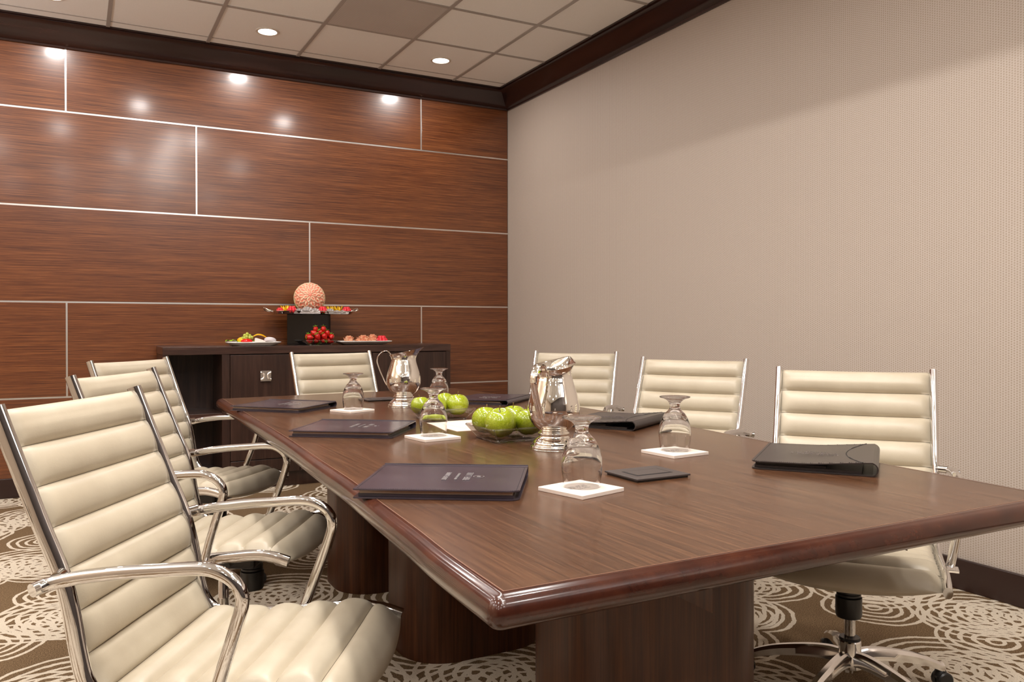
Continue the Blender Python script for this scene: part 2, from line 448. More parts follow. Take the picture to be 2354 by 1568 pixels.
for i in range(len(prof)-1):
    for k in range(nO): F.append((i*nO+k, i*nO+(k+1) % nO, (i+1)*nO+(k+1) % nO, (i+1)*nO+k))
MB().add(V, F).build('rounded_edge', M_RIM, tab, angle=50)
V = []; F = []
for d, z in ((IN-.0012, ZT+.0004), (IN+.0012, ZT+.0004)): V += [(x, y, z) for x, y in inset(outline, d)]
for k in range(nO): F.append((k, (k+1) % nO, nO+(k+1) % nO, nO+k))
MB().add(V, F).build('inlay_line', mat('inlay', srgb(112, 76, 56), .4), tab)
b = MB().prism(inset(outline, .40), ZT-.09, ZT-.02); b.build('apron', M_PED, tab, smooth=False)
def rrect(cx, cy, a, b_, r, n_=10, rot=0):
    P = []
    for sx, sy, a0 in ((1, 1, 0), (-1, 1, 90), (-1, -1, 180), (1, -1, 270)):
        for k in range(n_+1):
            t_ = radians(a0+90*k/n_); P.append((sx*(a-r)+r*cos(t_), sy*(b_-r)+r*sin(t_)))
    c_, s_ = cos(rot), sin(rot)
    return [(cx+x*c_-y*s_, cy+x*s_+y*c_) for x, y in P]
for y in (1.62, 2.68, 3.48):
    MB().prism(rrect(1.24, y, .26, .20, .155), 0, ZT-.085).build('pedestal', M_PED, tab, angle=30)

# ------------------------------------------------------------------ chairs
side = [(-.364, .974), (-.361, .966), (-.338, .907), (-.312, .842), (-.275, .750), (-.240, .668), (-.222, .600), (-.210, .535), (-.196, .477), (-.176, .443), (-.148, .427), (-.09, .424), (-.02, .427), (.053, .433), (.120, .439), (.196, .446), (.251, .441), (.297, .428)]
fine_path = catmull([(x, 0, z) for x, z in side[1:]], 10)
S = [0]
for p, q in zip(fine_path, fine_path[1:]): S.append(S[-1]+(q-p).length)
LT = S[-1]
def at_s(s):
    s = min(max(s, 0), LT)
    i = max(k for k in range(len(S)) if S[k] <= s); i = min(i, len(S)-2)
    t_ = (s-S[i])/(S[i+1]-S[i]); p = fine_path[i].lerp(fine_path[i+1], t_)
    a = fine_path[max(i-2, 0)]; c_ = fine_path[min(i+3, len(S)-1)]; tg = (c_-a).normalized()
    return p, tg, Vector((-tg.z, 0, tg.x)) if False else Vector((-tg.z, 0, tg.x))
# sitter-side normal: rotate tangent (down/forward) so it points forward on the back and up on the seat
def nrm(tg): return Vector((-tg.z, 0, tg.x))
SEAMS = [0, .076] + [.076+.0815*k for k in range(1, 11)]
while LT-SEAMS[-1] > .12: SEAMS.append(SEAMS[-1]+.0815)
SEAMS.append(LT)
def pad(s0i, s1i, last=False, first=False):
    V = []; F = []; NU = 30; HW = .2345
    rows_ = []
    for r in range(s0i, s1i):
        a, c_ = SEAMS[r], SEAMS[r+1]
        for k in range(12):
            if r > s0i and k == 0: continue
            rows_.append((a+(c_-a)*k/11, k/11, r))
    for (s, ph_, r) in rows_:
        p, tg, _ = at_s(s); nv = nrm(tg)
        rib = abs(sin(pi*ph_))**.55
        q_ = max(0, min(1, (s-.52)/.10))
        fr = .004+.016*q_+.021*rib; bk = .004+.012*rib
        endk = 1
        if r == 0 and ph_ < .5: fr = .004 + .019*sin(pi*ph_)**.5 if ph_ > 0 else .002; bk = .002 if ph_ == 0 else bk
        lastr = (r == len(SEAMS)-2)
        if lastr:
            fr = .020*(1-ph_)+.026*(sin(pi*ph_)**.6 if 0 < ph_ < 1 else 0); bk = .004+.032*sin(pi*ph_)**.8 if ph_ < 1 else 0.001
        ring = []
        for k in range(NU+1):
            u_ = -1+2*k/NU
            e = (1-abs(u_)**(12 if s > .56 else 8))**.5; e2 = (1-abs(u_)**(2.2 if lastr else 5))**.6
            dip = .006*(1-u_*u_)      # sling sags slightly between the rails
            ext = Vector((0, 0, 0))
            if lastr: ext = tg*(.026*(1-u_*u_)*ph_); e = e*(1-ph_)+ph_*(1-abs(u_)**2.6)
            ring.append(p+Vector((0, u_*HW, 0))+nv*(fr*e-dip)+ext)
        for k in range(NU-1, 0, -1):
            u_ = -1+2*k/NU
            e2 = (1-abs(u_)**(2.2 if lastr else 5))**.6
            dip = .006*(1-u_*u_); ext = tg*(.026*(1-u_*u_)*ph_) if lastr else Vector((0, 0, 0))
            ring.append(p+Vector((0, u_*HW, 0))-nv*(bk*e2+dip)+ext)
        V += ring
    nr = 2*NU
    for i in range(len(rows_)-1):
        for k in range(nr): F.append((i*nr+k, i*nr+(k+1) % nr, (i+1)*nr+(k+1) % nr, (i+1)*nr+k))
    for base in (0, (len(rows_)-1)*nr):
        for k in range(NU):
            a, b_ = base+k, base+k+1; c_, d_ = base+(nr-k-1) % nr, base+(nr-k) % nr
            fc = []
            for q in (a, b_, c_, d_):
                if q not in fc: fc.append(q)
            if len(fc) > 2: F.append(tuple(fc))
    return MB().add(V, F)

def seam_lines(s0i, s1i, parent):
    b = MB()
    for r in range(max(s0i, 1), s1i):
        if r in (len(SEAMS)-1,): continue
        s_ = SEAMS[r]; p, tg, _ = at_s(s_); nv = nrm(tg); q_ = max(0, min(1, (s_-.52)/.10)); fr = .004+.016*q_
        pts = []
        for k in range(25):
            u_ = -.985+1.97*k/24; e = (1-abs(u_)**(12 if s_ > .56 else 8))**.5
            pts.append(p+Vector((0, u_*.2345, 0))+nv*(fr*e-.006*(1-u_*u_)+.0002))
        b.sweep(pts, .0007, .0006, n=5, side=tuple(nv))
    return b.build('stitching', M_THREAD, parent, weld=False)
M_THREAD = mat('seam_thread', srgb(74, 62, 48), .7)
def make_chair():
    root = empty('conference_chair')
    SB = 7    # seam that splits back from seat
    p1_ = pad(0, SB).build('backrest', M_LEATHER, root, angle=75); seam_lines(0, SB, p1_)
    p2_ = pad(SB, len(SEAMS)-1).build('seat', M_LEATHER, root, angle=75); seam_lines(SB, len(SEAMS)-1, p2_)
    WR, WA = .2445, .284
    for sgn in (-1, 1):
        pth = [Vector((p[0], sgn*WR, p[2])) for p in catmull([(x, 0, z) for x, z in side], 4)]
        MB().sweep(pth, .0120, .0172, n=18).build('side_rail', M_CHROME, root, angle=50)
        arm = [(-.252, WA+.026, .656), (-.246, WA+.013, .658), (-.234, WA+.004, .661), (-.208, WA-.001, .667), (-.17, WA-.002, .674), (-.10, WA, .683), (-.03, WA, .688), (.03, WA, .692), (.062, WA, .690), (.092, WA, .678), (.112, WA, .658), (.117, WA, .632), (.108, WA, .597), (.094, WA-.002, .555), (.076, WA-.008, .505), (.060, WA-.014, .458), (.054, WA-.017, .440)]
        ap = catmull([(x, y*sgn, z) for x, y, z in arm], 5)
        MB().sweep(ap, .0120, .0125, n=18).build('armrest', M_CHROME, root, angle=50)
        MB().sweep([(-.236, sgn*(WR+.004), .668), (-.226, sgn*(WA-.004), .668)], .012, .012, n=12).build('arm_joint', M_CHROME, root, angle=50)
        MB().box(.03, .078, min(sgn*WR, sgn*(WA+.004)), max(sgn*WR, sgn*(WA+.004)), .424, .431).build('arm_foot_plate', M_CHROME, root, smooth=False, bevel=.001)
    for x, z in ((-.10, .400), (.11, .414)):
        MB().sweep([(x, -.245, z), (x, 0, z-.004), (x, .245, z)], .010, .008, n=10, side=(1, 0, 0)).build('crossbar', M_BLACK, root)
    MB().sweep([(-.334, -.236, .866), (-.345, 0, .862), (-.334, .236, .866)], .007, .010, n=10, side=(1, 0, 0)).build('back_crossbar', M_CHROME, root)
    MB().box(-.11, .13, -.075, .075, .350, .402).build('tilt_mechanism', M_BLACK, root, smooth=False, bevel=.012)
    k_ = MB().lathe([(0, .352), (.030, .352), (.034, .348), (.034, .340), (.031, .339), (.034, .337), (.034, .331), (.031, .330), (.037, .327), (.037, .275), (.034, .268), (0, .268)], 24, c=(.095, 0, 0)); k_.build('tension_knob', M_BLACK, root, angle=30)
    MB().sweep([(-.02, 0, .375), (-.03, -.12, .372), (-.03, -.19, .362), (-.03, -.235, .36)], .004, .004, n=8, side=(1, 0, 0)).build('height_lever', M_BLACK, root)
    c_ = MB().lathe([(0, .375), (.0165, .375), (.0165, .24), (.0175, .238), (.0165, .236), (.0165, .165), (0, .165)], 24); c_.build('gas_column', M_CHROME, root, angle=30)
    MB().lathe([(.0165, .176), (.029, .176), (.031, .172), (.031, .168), (.0165, .168)], 24).build('column_collar', M_BLACK, root, angle=30)
    MB().lathe([(0, .168), (.030, .168), (.033, .164), (.033, .122), (.036, .112), (.036, .085), (.030, .075), (0, .075)], 28).build('base_hub', M_ALU, root, angle=30)
    for k in range(5):
        R_ = .297; lp = [(.02, 0, .118), (.06, 0, .124), (.12, 0, .120), (.20, 0, .106), (.255, 0, .090), (R_, 0, .072), (R_+.012, 0, .070)]
        V = []; F = []
        for (x, y, z) in catmull(lp, 4):
            t_ = x/R_; hw = .019-.005*t_; hh = .017-.007*t_
            V += [(x, -hw, z-hh*1.5), (x, -hw, z+hh*.2), (x, -hw*.45, z+hh), (x, hw*.45, z+hh), (x, hw, z+hh*.2), (x, hw, z-hh*1.5), (x, 0, z-hh*.6)]
        q = len(V)//7
        for i in range(q-1):
            for j_ in range(7): F.append((i*7+j_, i*7+(j_+1) % 7, (i+1)*7+(j_+1) % 7, (i+1)*7+j_))
        F += [tuple(range(7)), tuple((q-1)*7+j_ for j_ in range(7))]
        leg = MB().add(V, F).build('base_leg', M_ALU, root, bevel=0, angle=40)
        leg.rotation_euler.z = 2*pi*k/5; leg['baseleg'] = k
        ca = MB()
        for s_ in (-1, 1):
            ca.xf(Matrix.Identity(4))
            V2 = MB().lathe([(0, -.009), (.022, -.009), (.026, -.005), (.026, .005), (.022, .009), (0, .009)], 22).xf(Matrix.Rotation(pi/2, 4, 'X')).xf(Matrix.Translation((R_+.012, s_*.0125, .026)))
            ca.add(V2.v, V2.f)
        cw = ca.build('caster', M_BLACK, leg, angle=30, weld=False)
        hd = MB().lathe([(0, .06), (.012, .06), (.017, .052), (.020, .04), (.016, .03), (0, .03)], 16, c=(R_+.006, 0, 0)); hd.build('caster_housing', M_BLACK, leg, angle=30)
    return root

chairs = [
 ('L1', .310, 1.796, -31.7, 40, 'cream ribbed leather chair at left front, largest in the photo', 'left'),
 ('L2', .428, 2.790, -31.2, 20, 'cream ribbed leather chair second in the left row, behind the nearest one', 'left'),
 ('L3', .491, 3.866, -42.8, -45.7, 'cream ribbed leather chair farthest back in the left row, beside the open cabinet bay', 'left'),
 ('H', 1.388, 4.372, -81.3, 10, 'cream ribbed leather chair at the far table end, backed up to the dark cabinet', 'head'),
 ('R1', 2.327, 3.801, 221.6, 15, 'cream ribbed leather chair by the beige wall, nearest the room corner', 'right'),
 ('R2', 2.200, 2.734, 209.8, -72, 'cream ribbed leather chair in the middle of the row along the beige wall', 'right'),
 ('R3', 2.079, 1.697, 217.5, 124, 'cream ribbed leather chair at right front of table, its star base and casters showing', 'right')]
proto = make_chair()
for i, (nm, x, y, r, ba, lab, gr) in enumerate(chairs):
    o = proto if i == 0 else copy_tree(proto)
    o.location = (x, y, 0); o.rotation_euler.z = radians(r)
    tag(o, lab, 'chair', 'cream leather conference chairs around the table')
    for ch in o.children:
        if ch.name.startswith('base_leg'): ch.rotation_euler.z = radians(ba-r)+2*pi*ch['baseleg']/5
for o in bpy.data.objects:
    if 'baseleg' in o: del o['baseleg']

# ------------------------------------------------------------------ credenza
cr = empty('credenza', (0, 0, 0), 0, 'low dark brown wood credenza against the panelled wall, fruit display on top', 'cabinet')
CX0, CX1, CY0, CY1, CT = .512, 2.576, 5.800, 6.250, .988
MB().box(CX0, CX1, CY0, CY1, CT-.052, CT).build('top', M_CREDTOP, cr, smooth=False, bevel=.002)
b = MB()
for x0, x1 in ((CX0+.002, .548), (.884, .934), (1.898, 1.942), (2.538, CX1-.002)): b.box(x0, x1, CY0+.002, CY1, 0.0, CT-.054)
b.box(.548, 2.538, CY1-.02, CY1, .02, CT-.054)
b.box(.548, 2.538, CY0+.02, CY1-.02, .10, .13); b.box(.934, 2.538, CY0+.03, CY0+.05, 0.0, .10); b.box(.548, .884, CY0+.03, CY0+.05, 0, .10)
b.build('carcass', M_CRED, cr, smooth=False, weld=False)
MB().box(.548, .884, CY0+.006, CY1-.02, .499, .537).build('shelf', M_CREDTOP, cr, smooth=False, bevel=.001)
M_KNOB = mat('satin_nickel', (.9, .87, .84, 1), .22, .92)
def knob(cx, cz, par):
    kb = MB(); s_ = .036
    kb.box(cx-s_, cx+s_, CY0-.022, CY0-.012, cz-s_, cz+s_)
    kb.box(cx-.008, cx+.008, CY0-.013, CY0+.001, cz-.008, cz+.008)
    for sg in (-1, 1):
        n_ = 14; V = []; 
        for k in range(n_+1):
            t_ = -pi/2+pi*k/n_
            for rr, dy in ((.030, .0225), (.024, .0265), (.018, .0225)): V.append((cx+sg*(.036-rr*cos(t_)), CY0-dy, cz+rr*sin(t_)))
        kb.add(V, [(3*k+j_, 3*k+j_+1, 3*k+j_+4, 3*k+j_+3) for k in range(n_) for j_ in (0, 1)])
    kb.box(cx-.003, cx+.003, CY0-.026, CY0-.021, cz-.034, cz+.034)
    kb.build('knob', M_KNOB, par, smooth=False, weld=False)
for x0, x1, kx in ((.938, 1.407, 1.170), (1.411, 1.894, 1.66), (1.946, 2.534, None)):
    d = MB().box(x0, x1, CY0-.001, CY0+.019, .205, CT-.058).build('door', M_CRED, cr, smooth=False, bevel=.0015)
    if kx: knob(kx, .783, d)
    MB().box(x0, x1, CY0-.001, CY0+.019, .105, .200).build('drawer_front', M_CRED, cr, smooth=False, bevel=.0015)

# ------------------------------------------------------------------ display riser, tray and carved melon
rb = MB().box(-.114, .114, -.114, .114, 0, .226); o = rb.build('display_riser', M_ACRYL, smooth=False, bevel=.002)
o.location = (1.552, 6.102, CT); o.rotation_euler.z = radians(40.7); tag(o, 'glossy black square riser under the silver fruit tray on the credenza', 'display stand')
TX, TY, TZ = 1.558, 6.040, CT+.226
tr = empty('serving_tray', (TX, TY, TZ), 0, 'long silver tray with looped handles on the black riser', 'tray')
V = []; F = []
prof = [(-.035, 0.0), (0.0, 0.0), (.016, .006), (.026, .018), (.040, .022), (.044, .024), (.044, .020), (.028, .015), (.019, .003), (.004, -.0001)]
prof = [(-.035, .002), (0, .002), (.014, .007), (.024, .019), (.040, .023), (.044, .0245), (.044, .0215), (.027, .016), (.018, .004), (.004, 0), (-.035, 0)]
prs = [rrect(0, 0, .258+d, .128+d, .05+d, 8) for d, z in prof]; nn_ = len(prs[0])
for (d, z), P in zip(prof, prs): V += [(x, y, z) for x, y in P]
for i in range(len(prof)-1):
    for k in range(nn_): F.append((i*nn_+k, i*nn_+(k+1) % nn_, (i+1)*nn_+(k+1) % nn_, (i+1)*nn_+k))
F += [tuple(range(nn_)), tuple((len(prof)-1)*nn_+k for k in range(nn_))]
MB().add(V, F).build('tray_body', M_SILVER, tr, angle=50)
for sg in (-1, 1):
    hp = catmull([(sg*.292, -.055, .022), (sg*.325, -.052, .030), (sg*.342, -.035, .042), (sg*.346, 0, .046), (sg*.342, .035, .042), (sg*.325, .052, .030), (sg*.292, .055, .022)], 4)
    MB().sweep(hp, .006, .005, n=10, side=(0, 0, 1)).build('handle', M_SILVER, tr)

M_MELON = mat('carved_melon', rough=.35); m = M_MELON
at_ = N(m, 'ShaderNodeAttribute', attribute_name='Col'); basecol(m, at_.outputs['Color'])
bsdf(m).inputs['Subsurface Weight'].default_value = .1; bsdf(m).inputs['Subsurface Radius'].default_value = (.01, .004, .003)
def melon():
    R = .108; axis = Vector((-.18, -.97, .20)).normalized()
    e1 = axis.cross(Vector((0, 0, 1))).normalized(); e2 = e1.cross(axis).normalized()
    NT, NP = 110, 160; V = []; C = []; F = []
    rings = [(.10, .52, 7), (.40, .86, 10), (.74, 1.16, 12), (1.04, 1.40, 15)]
    rng = random.Random(3)
    for i in range(NT+1):
        th = pi*i/NT
        for k in range(NP):
            a = 2*pi*k/NP; h = 0; base = Vector((.80, .22, .13)); 
            if th > 1.42:
                base = Vector((.62, .62, .36)) if th < 1.55 else Vector((.20, .30, .10)); h = .004
            else:
                base = Vector((.74, .30, .19)); h = -.003
                if th < .11: base = Vector((.83, .20, .12)); h = .002
                for ri, (t0, t1, n_) in enumerate(rings):
                    if t0 <= th <= t1:
                        u_ = (th-t0)/(t1-t0); ph_ = (a*n_/(2*pi)+.5*ri) % 1-.5
                        wd_ = .46*sin(pi*u_**.8)**.8
                        q = abs(ph_)/max(wd_, 1e-3)
                        if q < 1:
                            inner = q < .38 and .22 < u_ < .78
                            h = .006*(1-q*q)*(.4+.6*u_) - (.004 if inner else 0)
                            cream = Vector((.90, .70, .48)); pink = Vector((.84, .33, .21))
                            side_ = .5+.5*cos(a-2.2+ri*.9)
                            base = Vector((.78, .22, .13)) if inner else cream.lerp(pink, .5*side_)
                            if .93 < q: base = Vector((.75, .28, .18))
                        break
            r_ = R+h
            d = axis*cos(th)+(e1*cos(a)+e2*sin(a))*sin(th)
            d = Vector((d.x*1.02, d.y*.9, d.z*1.03))
            V.append(d*r_); C.append(base)
    for i in range(NT):
        for k in range(NP): F.append((i*NP+k, (i+1)*NP+k, (i+1)*NP+(k+1) % NP, i*NP+(k+1) % NP))
    me = bpy.data.meshes.new('carved_watermelon'); me.from_pydata([tuple(v_) for v_ in V], [], F)
    ca = me.color_attributes.new('Col', 'FLOAT_COLOR', 'POINT')
    for i, c_ in enumerate(C): ca.data[i].color = (*c_, 1)
    for p in me.polygons: p.use_smooth = True
    me.materials.append(M_MELON); o = bpy.data.objects.new('carved_watermelon', me); col.objects.link(o)
    o.location = (1.535, 6.02, TZ+.003+.114*1.03)
    return tag(o, 'round watermelon carved into pink and cream petals on the silver tray', 'fruit')
melon()

# small produce on the tray
M_YEL = mat('pineapple_yellow', srgb(238, 190, 20), .35)
M_BERRY = mat('berry_red', srgb(205, 28, 20), .25); m = M_BERRY
vo = N(m, 'ShaderNodeTexVoronoi'); vo.inputs['Scale'].default_value = 170; L(m, coords(m), vo.inputs['Vector'])
basecol(m, ramp(m, vo.outputs['Distance'], [(.0, srgb(235, 190, 110)), (.16, srgb(214, 34, 26)), (.6, srgb(176, 14, 14))])); bump(m, vo.outputs['Distance'], .5, .001)
M_RASP = mat('raspberry_pink', srgb(214, 40, 52), .3)
M_GREEN = mat('leaf_green', srgb(112, 148, 40), .45)
M_LIME = mat('lime_leaf', srgb(150, 190, 20), .4)
M_DOILY = mat('doily_paper', srgb(205, 198, 196), .7)
tz = TZ+.003
def pineapple_crown(x, y, lab):
    b = MB(); rng = random.Random(int(x*1000))
    r0 = empty('pineapple_garnish', (x, y, tz), 0, lab, 'fruit', 'fruit garnish on the silver tray')
    for k in range(7):
        a = 2*pi*k/7; c_, s_ = cos(a), sin(a); h = .056+.008*rng.random()
        V = []; 
        for t_ in range(6):
            u_ = t_/5; rr = .014+.022*u_; wv = .012*(1-u_**2)+.0008; z = h*u_
            for q in (-1, 0, 1): V.append((c_*(rr+(.003 if q == 0 else 0))-s_*q*wv, s_*(rr+(.003 if q == 0 else 0))+c_*q*wv, z))
            V.append((c_*(rr-.008*(1-u_)), s_*(rr-.008*(1-u_)), z))
        F = []
        for t_ in range(5):
            for q in ((0, 1), (1, 2), (2, 3), (3, 0)): F.append((t_*4+q[0], t_*4+q[1], t_*4+4+q[1], t_*4+4+q[0]))
        F += [(0, 1, 2, 3), (20, 21, 22, 23)]
        b.add(V, F)
    b.lathe([(0, 0), (.016, 0), (.018, .012), (0, .016)], 12)
    b.build('wedge_crown', M_YEL, r0, weld=False)
pineapple_crown(1.345, 5.95, 'crown of yellow pineapple points at the left end of the tray')
pineapple_crown(1.395, 6.02, 'crown of yellow pineapple points just left of the carved melon')
pineapple_crown(1.685, 6.00, 'crown of yellow pineapple points just right of the carved melon')
pineapple_crown(1.745, 6.01, 'crown of yellow pineapple points toward the right end of the tray')
def rosette(x, y, z, r, lab, m_=None, grp='fruit garnish on the silver tray', nm='strawberry_rose'):
    b = MB()
    b.ball((0, 0, r*.55), r*.55, 12, 8)
    for ring, (n_, rr, zz, tilt) in enumerate(((5, .55, .75, .2), (7, .9, .35, .55))):
        for k in range(n_):
            a = 2*pi*(k+.5*ring)/n_
            b.ball((cos(a)*r*rr*.75, sin(a)*r*rr*.75, r*(zz+.1)), r*.42, 8, 6, lambda d: Vector((d.x*.8, d.y*.8, d.z*1.1)))
    o = b.build(nm, m_ or M_RASP, weld=False); o.location = (x, y, z); return tag(o, lab, 'fruit', grp)
rosette(1.300, 5.93, tz+.01, .026, 'small red strawberry rose at the far left end of the tray')
rosette(1.378, 5.90, tz+.008, .036, 'large red strawberry rose in front of the left pineapple crowns')
rosette(1.602, 5.905, tz+.008, .036, 'red strawberry rose at the front foot of the carved melon')
rosette(1.795, 5.95, tz+.008, .036, 'red strawberry rose at the right end of the tray')
def doily(x, y, r, rz, lab):
    V = []; F = []; n_ = 26
    for i in range(5):
        u_ = i/4
        for k in range(n_+1):
            a = pi*k/n_; rr = r*u_; wob = .0035*sin(a*13)*u_
            V.append((cos(a)*rr*1.25, -.004+wob+.012*(1-u_), sin(a)*rr*1.25))
    m_ = len(V); V += [(x_, y_+.0015, z_) for x_, y_, z_ in V]
    for i in range(4):
        for k in range(n_):
            q = (i*(n_+1)+k, i*(n_+1)+k+1, (i+1)*(n_+1)+k+1, (i+1)*(n_+1)+k); F.append(q); F.append(tuple(m_+j_ for j_ in reversed(q)))
    o = MB().add(V, F).build('paper_doily', M_DOILY, weld=False); o.location = (x, y, tz+.001); o.rotation_euler.z = rz
    return tag(o, lab, 'doily', 'paper doilies on the silver tray')
for x, y, r, rz, lab in ((1.425, 5.885, .030, .1, 'grey scalloped paper fan, leftmost on the tray'), (1.480, 5.87, .040, 0, 'large grey scalloped paper fan in front of the melon'), (1.535, 5.868, .032, -.1, 'grey scalloped paper fan at the centre front of the tray'),
                         (1.652, 5.89, .031, .1, 'white lacy paper fan right of the melon foot'), (1.700, 5.88, .022, 0, 'small grey paper fan below the right pineapple crowns'), (1.742, 5.885, .022, 0, 'small pale paper fan nearest the right strawberry rose')):
    doily(x, y, r, rz, lab)

# china plates on the credenza
def plate(cx, cy, a, b_, lab, h=.030, slope=.05, rnd=.04, nm='serving_plate'):
    pr = [(-slope, .004), (-slope*.55, .005), (-slope*.2, h*.75), (0, h), (.001, h-.004), (-slope*.18, h*.65-.002), (-slope*.75, .004), (-slope*.8, 0)]
    V = []; F = []
    for d, z in pr:
        P = rrect(0, 0, a+d, b_+d, max(rnd+d*.6, .008), 6); V += [(x, y, z) for x, y in P]
    n_ = len(P)
    for i in range(len(pr)-1):
        for k in range(n_): F.append((i*n_+k, i*n_+(k+1) % n_, (i+1)*n_+(k+1) % n_, (i+1)*n_+k))
    F += [tuple(range(n_)), tuple((len(pr)-1)*n_+k for k in range(n_))]
    o = MB().add(V, F).build(nm, M_PLATE, angle=40); o.location = (cx, cy, CT)
    return tag(o, lab, 'plate', 'white plates on the credenza')
PLX, PLY = 1.115, 5.925; plate(PLX, PLY, .183, .105, 'white plate of cheese, grapes and peppers at the left of the credenza', rnd=.07)
PRX, PRY = 1.908, 5.925; plate(PRX, PRY, .200, .105, 'white rectangular plate of folded meat slices at the right of the credenza', rnd=.012, slope=.07)
pz0 = CT+.006
# left plate: leaf, peppers, grapes, cheeses
o = MB(); V = []; F = []
lp = catmull([(-.20, 0, .030), (-.165, .0, .040), (-.12, 0, .032), (-.06, 0, .028), (0, 0, .034)], 5); 
for i, p in enumerate(lp):
    u_ = i/(len(lp)-1); wv = .030*sin(pi*min(1, u_*1.0+.04))**.6
    for q in (-1, -.5, 0, .5, 1): V.append((p.x, q*wv, p.z+.008*abs(q)*sin(u_*20)))
mm = len(V); V += [(x, y, z-.0015) for x, y, z in V]
for i in range(len(lp)-1):
    for q in range(4):
        f_ = (i*5+q, i*5+q+1, i*5+q+6, i*5+q+5); F.append(f_); F.append(tuple(mm+j_ for j_ in reversed(f_)))
o.add(V, F); o = o.build('garnish_leaf', M_LIME, weld=False); o.location = (PLX+.005, PLY-.03, CT+.004); tag(o, 'long lime green leaf lying over the left rim of the cheese plate', 'leaf')
def pepper(x, y, z, r, m_, lab, nm, rot=0, sx=1.5):
    b = MB().ball((0, 0, 0), r, 20, 14, lambda d: Vector((d.x*sx*(1-.06*cos(4*math.atan2(d.z, d.y))), d.y*(1-.06*cos(4*math.atan2(d.z, d.y))), d.z*.85)))
    o = b.build(nm, m_); o.location = (x, y, z); o.rotation_euler = (0, 0, rot); tag(o, lab, 'vegetable'); return o
M_REDP = mat('red_pepper', srgb(214, 18, 14), .12); M_YELP = mat('yellow_pepper', srgb(248, 182, 14), .18)
pepper(PLX-.055, PLY-.045, pz0+.024, .027, M_REDP, 'glossy red pepper at the front of the cheese plate', 'red_pepper', 0, 1.5)
pepper(PLX-.080, PLY+.005, pz0+.032, .030, M_YELP, 'round yellow pepper behind the red pepper on the cheese plate', 'yellow_pepper', .2, 1.0)
ys = catmull([(-.03, 0, 0), (0, 0, .012), (.035, 0, .006), (.065, 0, -.012)], 4)
o = MB().sweep(ys, .012, .006, n=10, scales=[.5+.5*sin(pi*(i+.5)/len(ys)) for i in range(len(ys))]).build('mango_slice', M_YELP); o.location = (PLX+.030, PLY+.01, pz0+.062); tag(o, 'orange yellow mango slice lying over the white cheeses', 'fruit')
M_GRAPE = mat('green_grape', srgb(176, 184, 78), .22, **{'Subsurface Weight': .2})
gb = empty('grape_bunch', (PLX-.045, PLY-.01, pz0+.05), 0, 'bunch of pale green grapes on top of the cheese plate', 'fruit')
gp = [(0, 0, .028), (-.018, -.004, .018), (.018, 0, .016), (-.006, -.016, .008), (.014, -.016, .002), (-.022, -.014, 0), (-.032, 0, -.002), (-.012, -.022, -.012), (.030, -.006, .004), (.004, .010, .014), (.002, -.024, -.022)]
gm = None
for q in gp:
    if gm is None: g_ = MB().ball((0, 0, 0), .0115, 12, 8, lambda d: Vector((d.x, d.y, d.z*1.12))).build('grape', M_GRAPE, gb); gm = g_
    else: g_ = gm.copy(); col.objects.link(g_)
    g_.location = q
MB().sweep([(.03, 0, -.01), (.01, -.005, .0), (0, 0, .02), (.012, 0, .034)], .0015, .0015, n=6).build('stem', M_GREEN, gb)
M_CHEESE = mat('white_cheese', srgb(232, 214, 204), .5); M_BRIE = mat('brie_rind', srgb(205, 198, 200), .6)
o = MB().add([(-.055, -.03, 0), (.055, -.03, 0), (.06, .03, 0), (-.03, .04, 0), (-.05, -.028, .052), (.012, -.026, .034), (.02, .03, .036), (-.028, .036, .052)], [(0, 3, 2, 1), (4, 5, 6, 7), (0, 1, 5, 4), (1, 2, 6, 5), (2, 3, 7, 6), (3, 0, 4, 7)]).build('cheese_wedge', M_CHEESE, bevel=.003)
o.location = (PLX+.045, PLY-.045, pz0); tag(o, 'pale pink-white cheese wedge in the middle of the cheese plate', 'cheese')
o = MB().lathe([(0, 0), (.038, 0), (.041, .004), (.041, .024), (.038, .028), (0, .028)], 28).build('brie_round', M_BRIE, angle=50); o.location = (PLX+.108, PLY-.025, pz0+.016); o.rotation_euler = (radians(-22), radians(12), 0)
tag(o, 'small round grey-white cheese tilted at the right of the cheese plate', 'cheese')
# right plate: folded meats
M_MEAT = mat('folded_meat', rough=.45); m = M_MEAT
basecol(m, ramp(m, noise(m, coords(m), 55, 3, .5, 1.5), [(.35, srgb(216, 118, 84)), (.55, srgb(240, 178, 138)), (.7, srgb(246, 218, 186))]))
def meatrose(x, y, r, h, lab, seed):
    rng = random.Random(seed); b = MB()
    for layer in range(3):
        n_ = 40; rr = r*(1-.3*layer); V = []; ph0 = rng.random()*6
        for k in range(n_+1):
            a = 2*pi*k/n_*1.0+ph0
            for t_ in range(5):
                u_ = t_/4; q = rr*(.75+.35*u_)+.004*sin(5*a+layer*2)*u_
                V.append((q*cos(a), q*sin(a), 1.35*h*(.75+.12*layer)*u_+.004*sin(7*a+layer)*u_))
        mm = len(V); V += [(x_*.93, y_*.93, z_) for x_, y_, z_ in V]; F = []
        for k in range(n_):
            for t_ in range(4):
                f_ = (k*5+t_, k*5+t_+1, k*5+t_+6, k*5+t_+5); F.append(f_); F.append(tuple(mm+j_ for j_ in reversed(f_)))
            F.append((k*5+4, mm+k*5+4, mm+k*5+9, k*5+9))
        b.add(V, F)
    o = b.build('meat_rosette', M_MEAT, weld=False); o.location = (x, y, pz0); return tag(o, lab, 'meat', 'folded meat slices on the right plate')
meatrose(PRX-.115, PRY-.035, .034, .045, 'folded pink meat slice at the left end of the meat plate', 1)
meatrose(PRX-.045, PRY-.045, .026, .028, 'small low folded meat slice left of the big meat roll', 2)
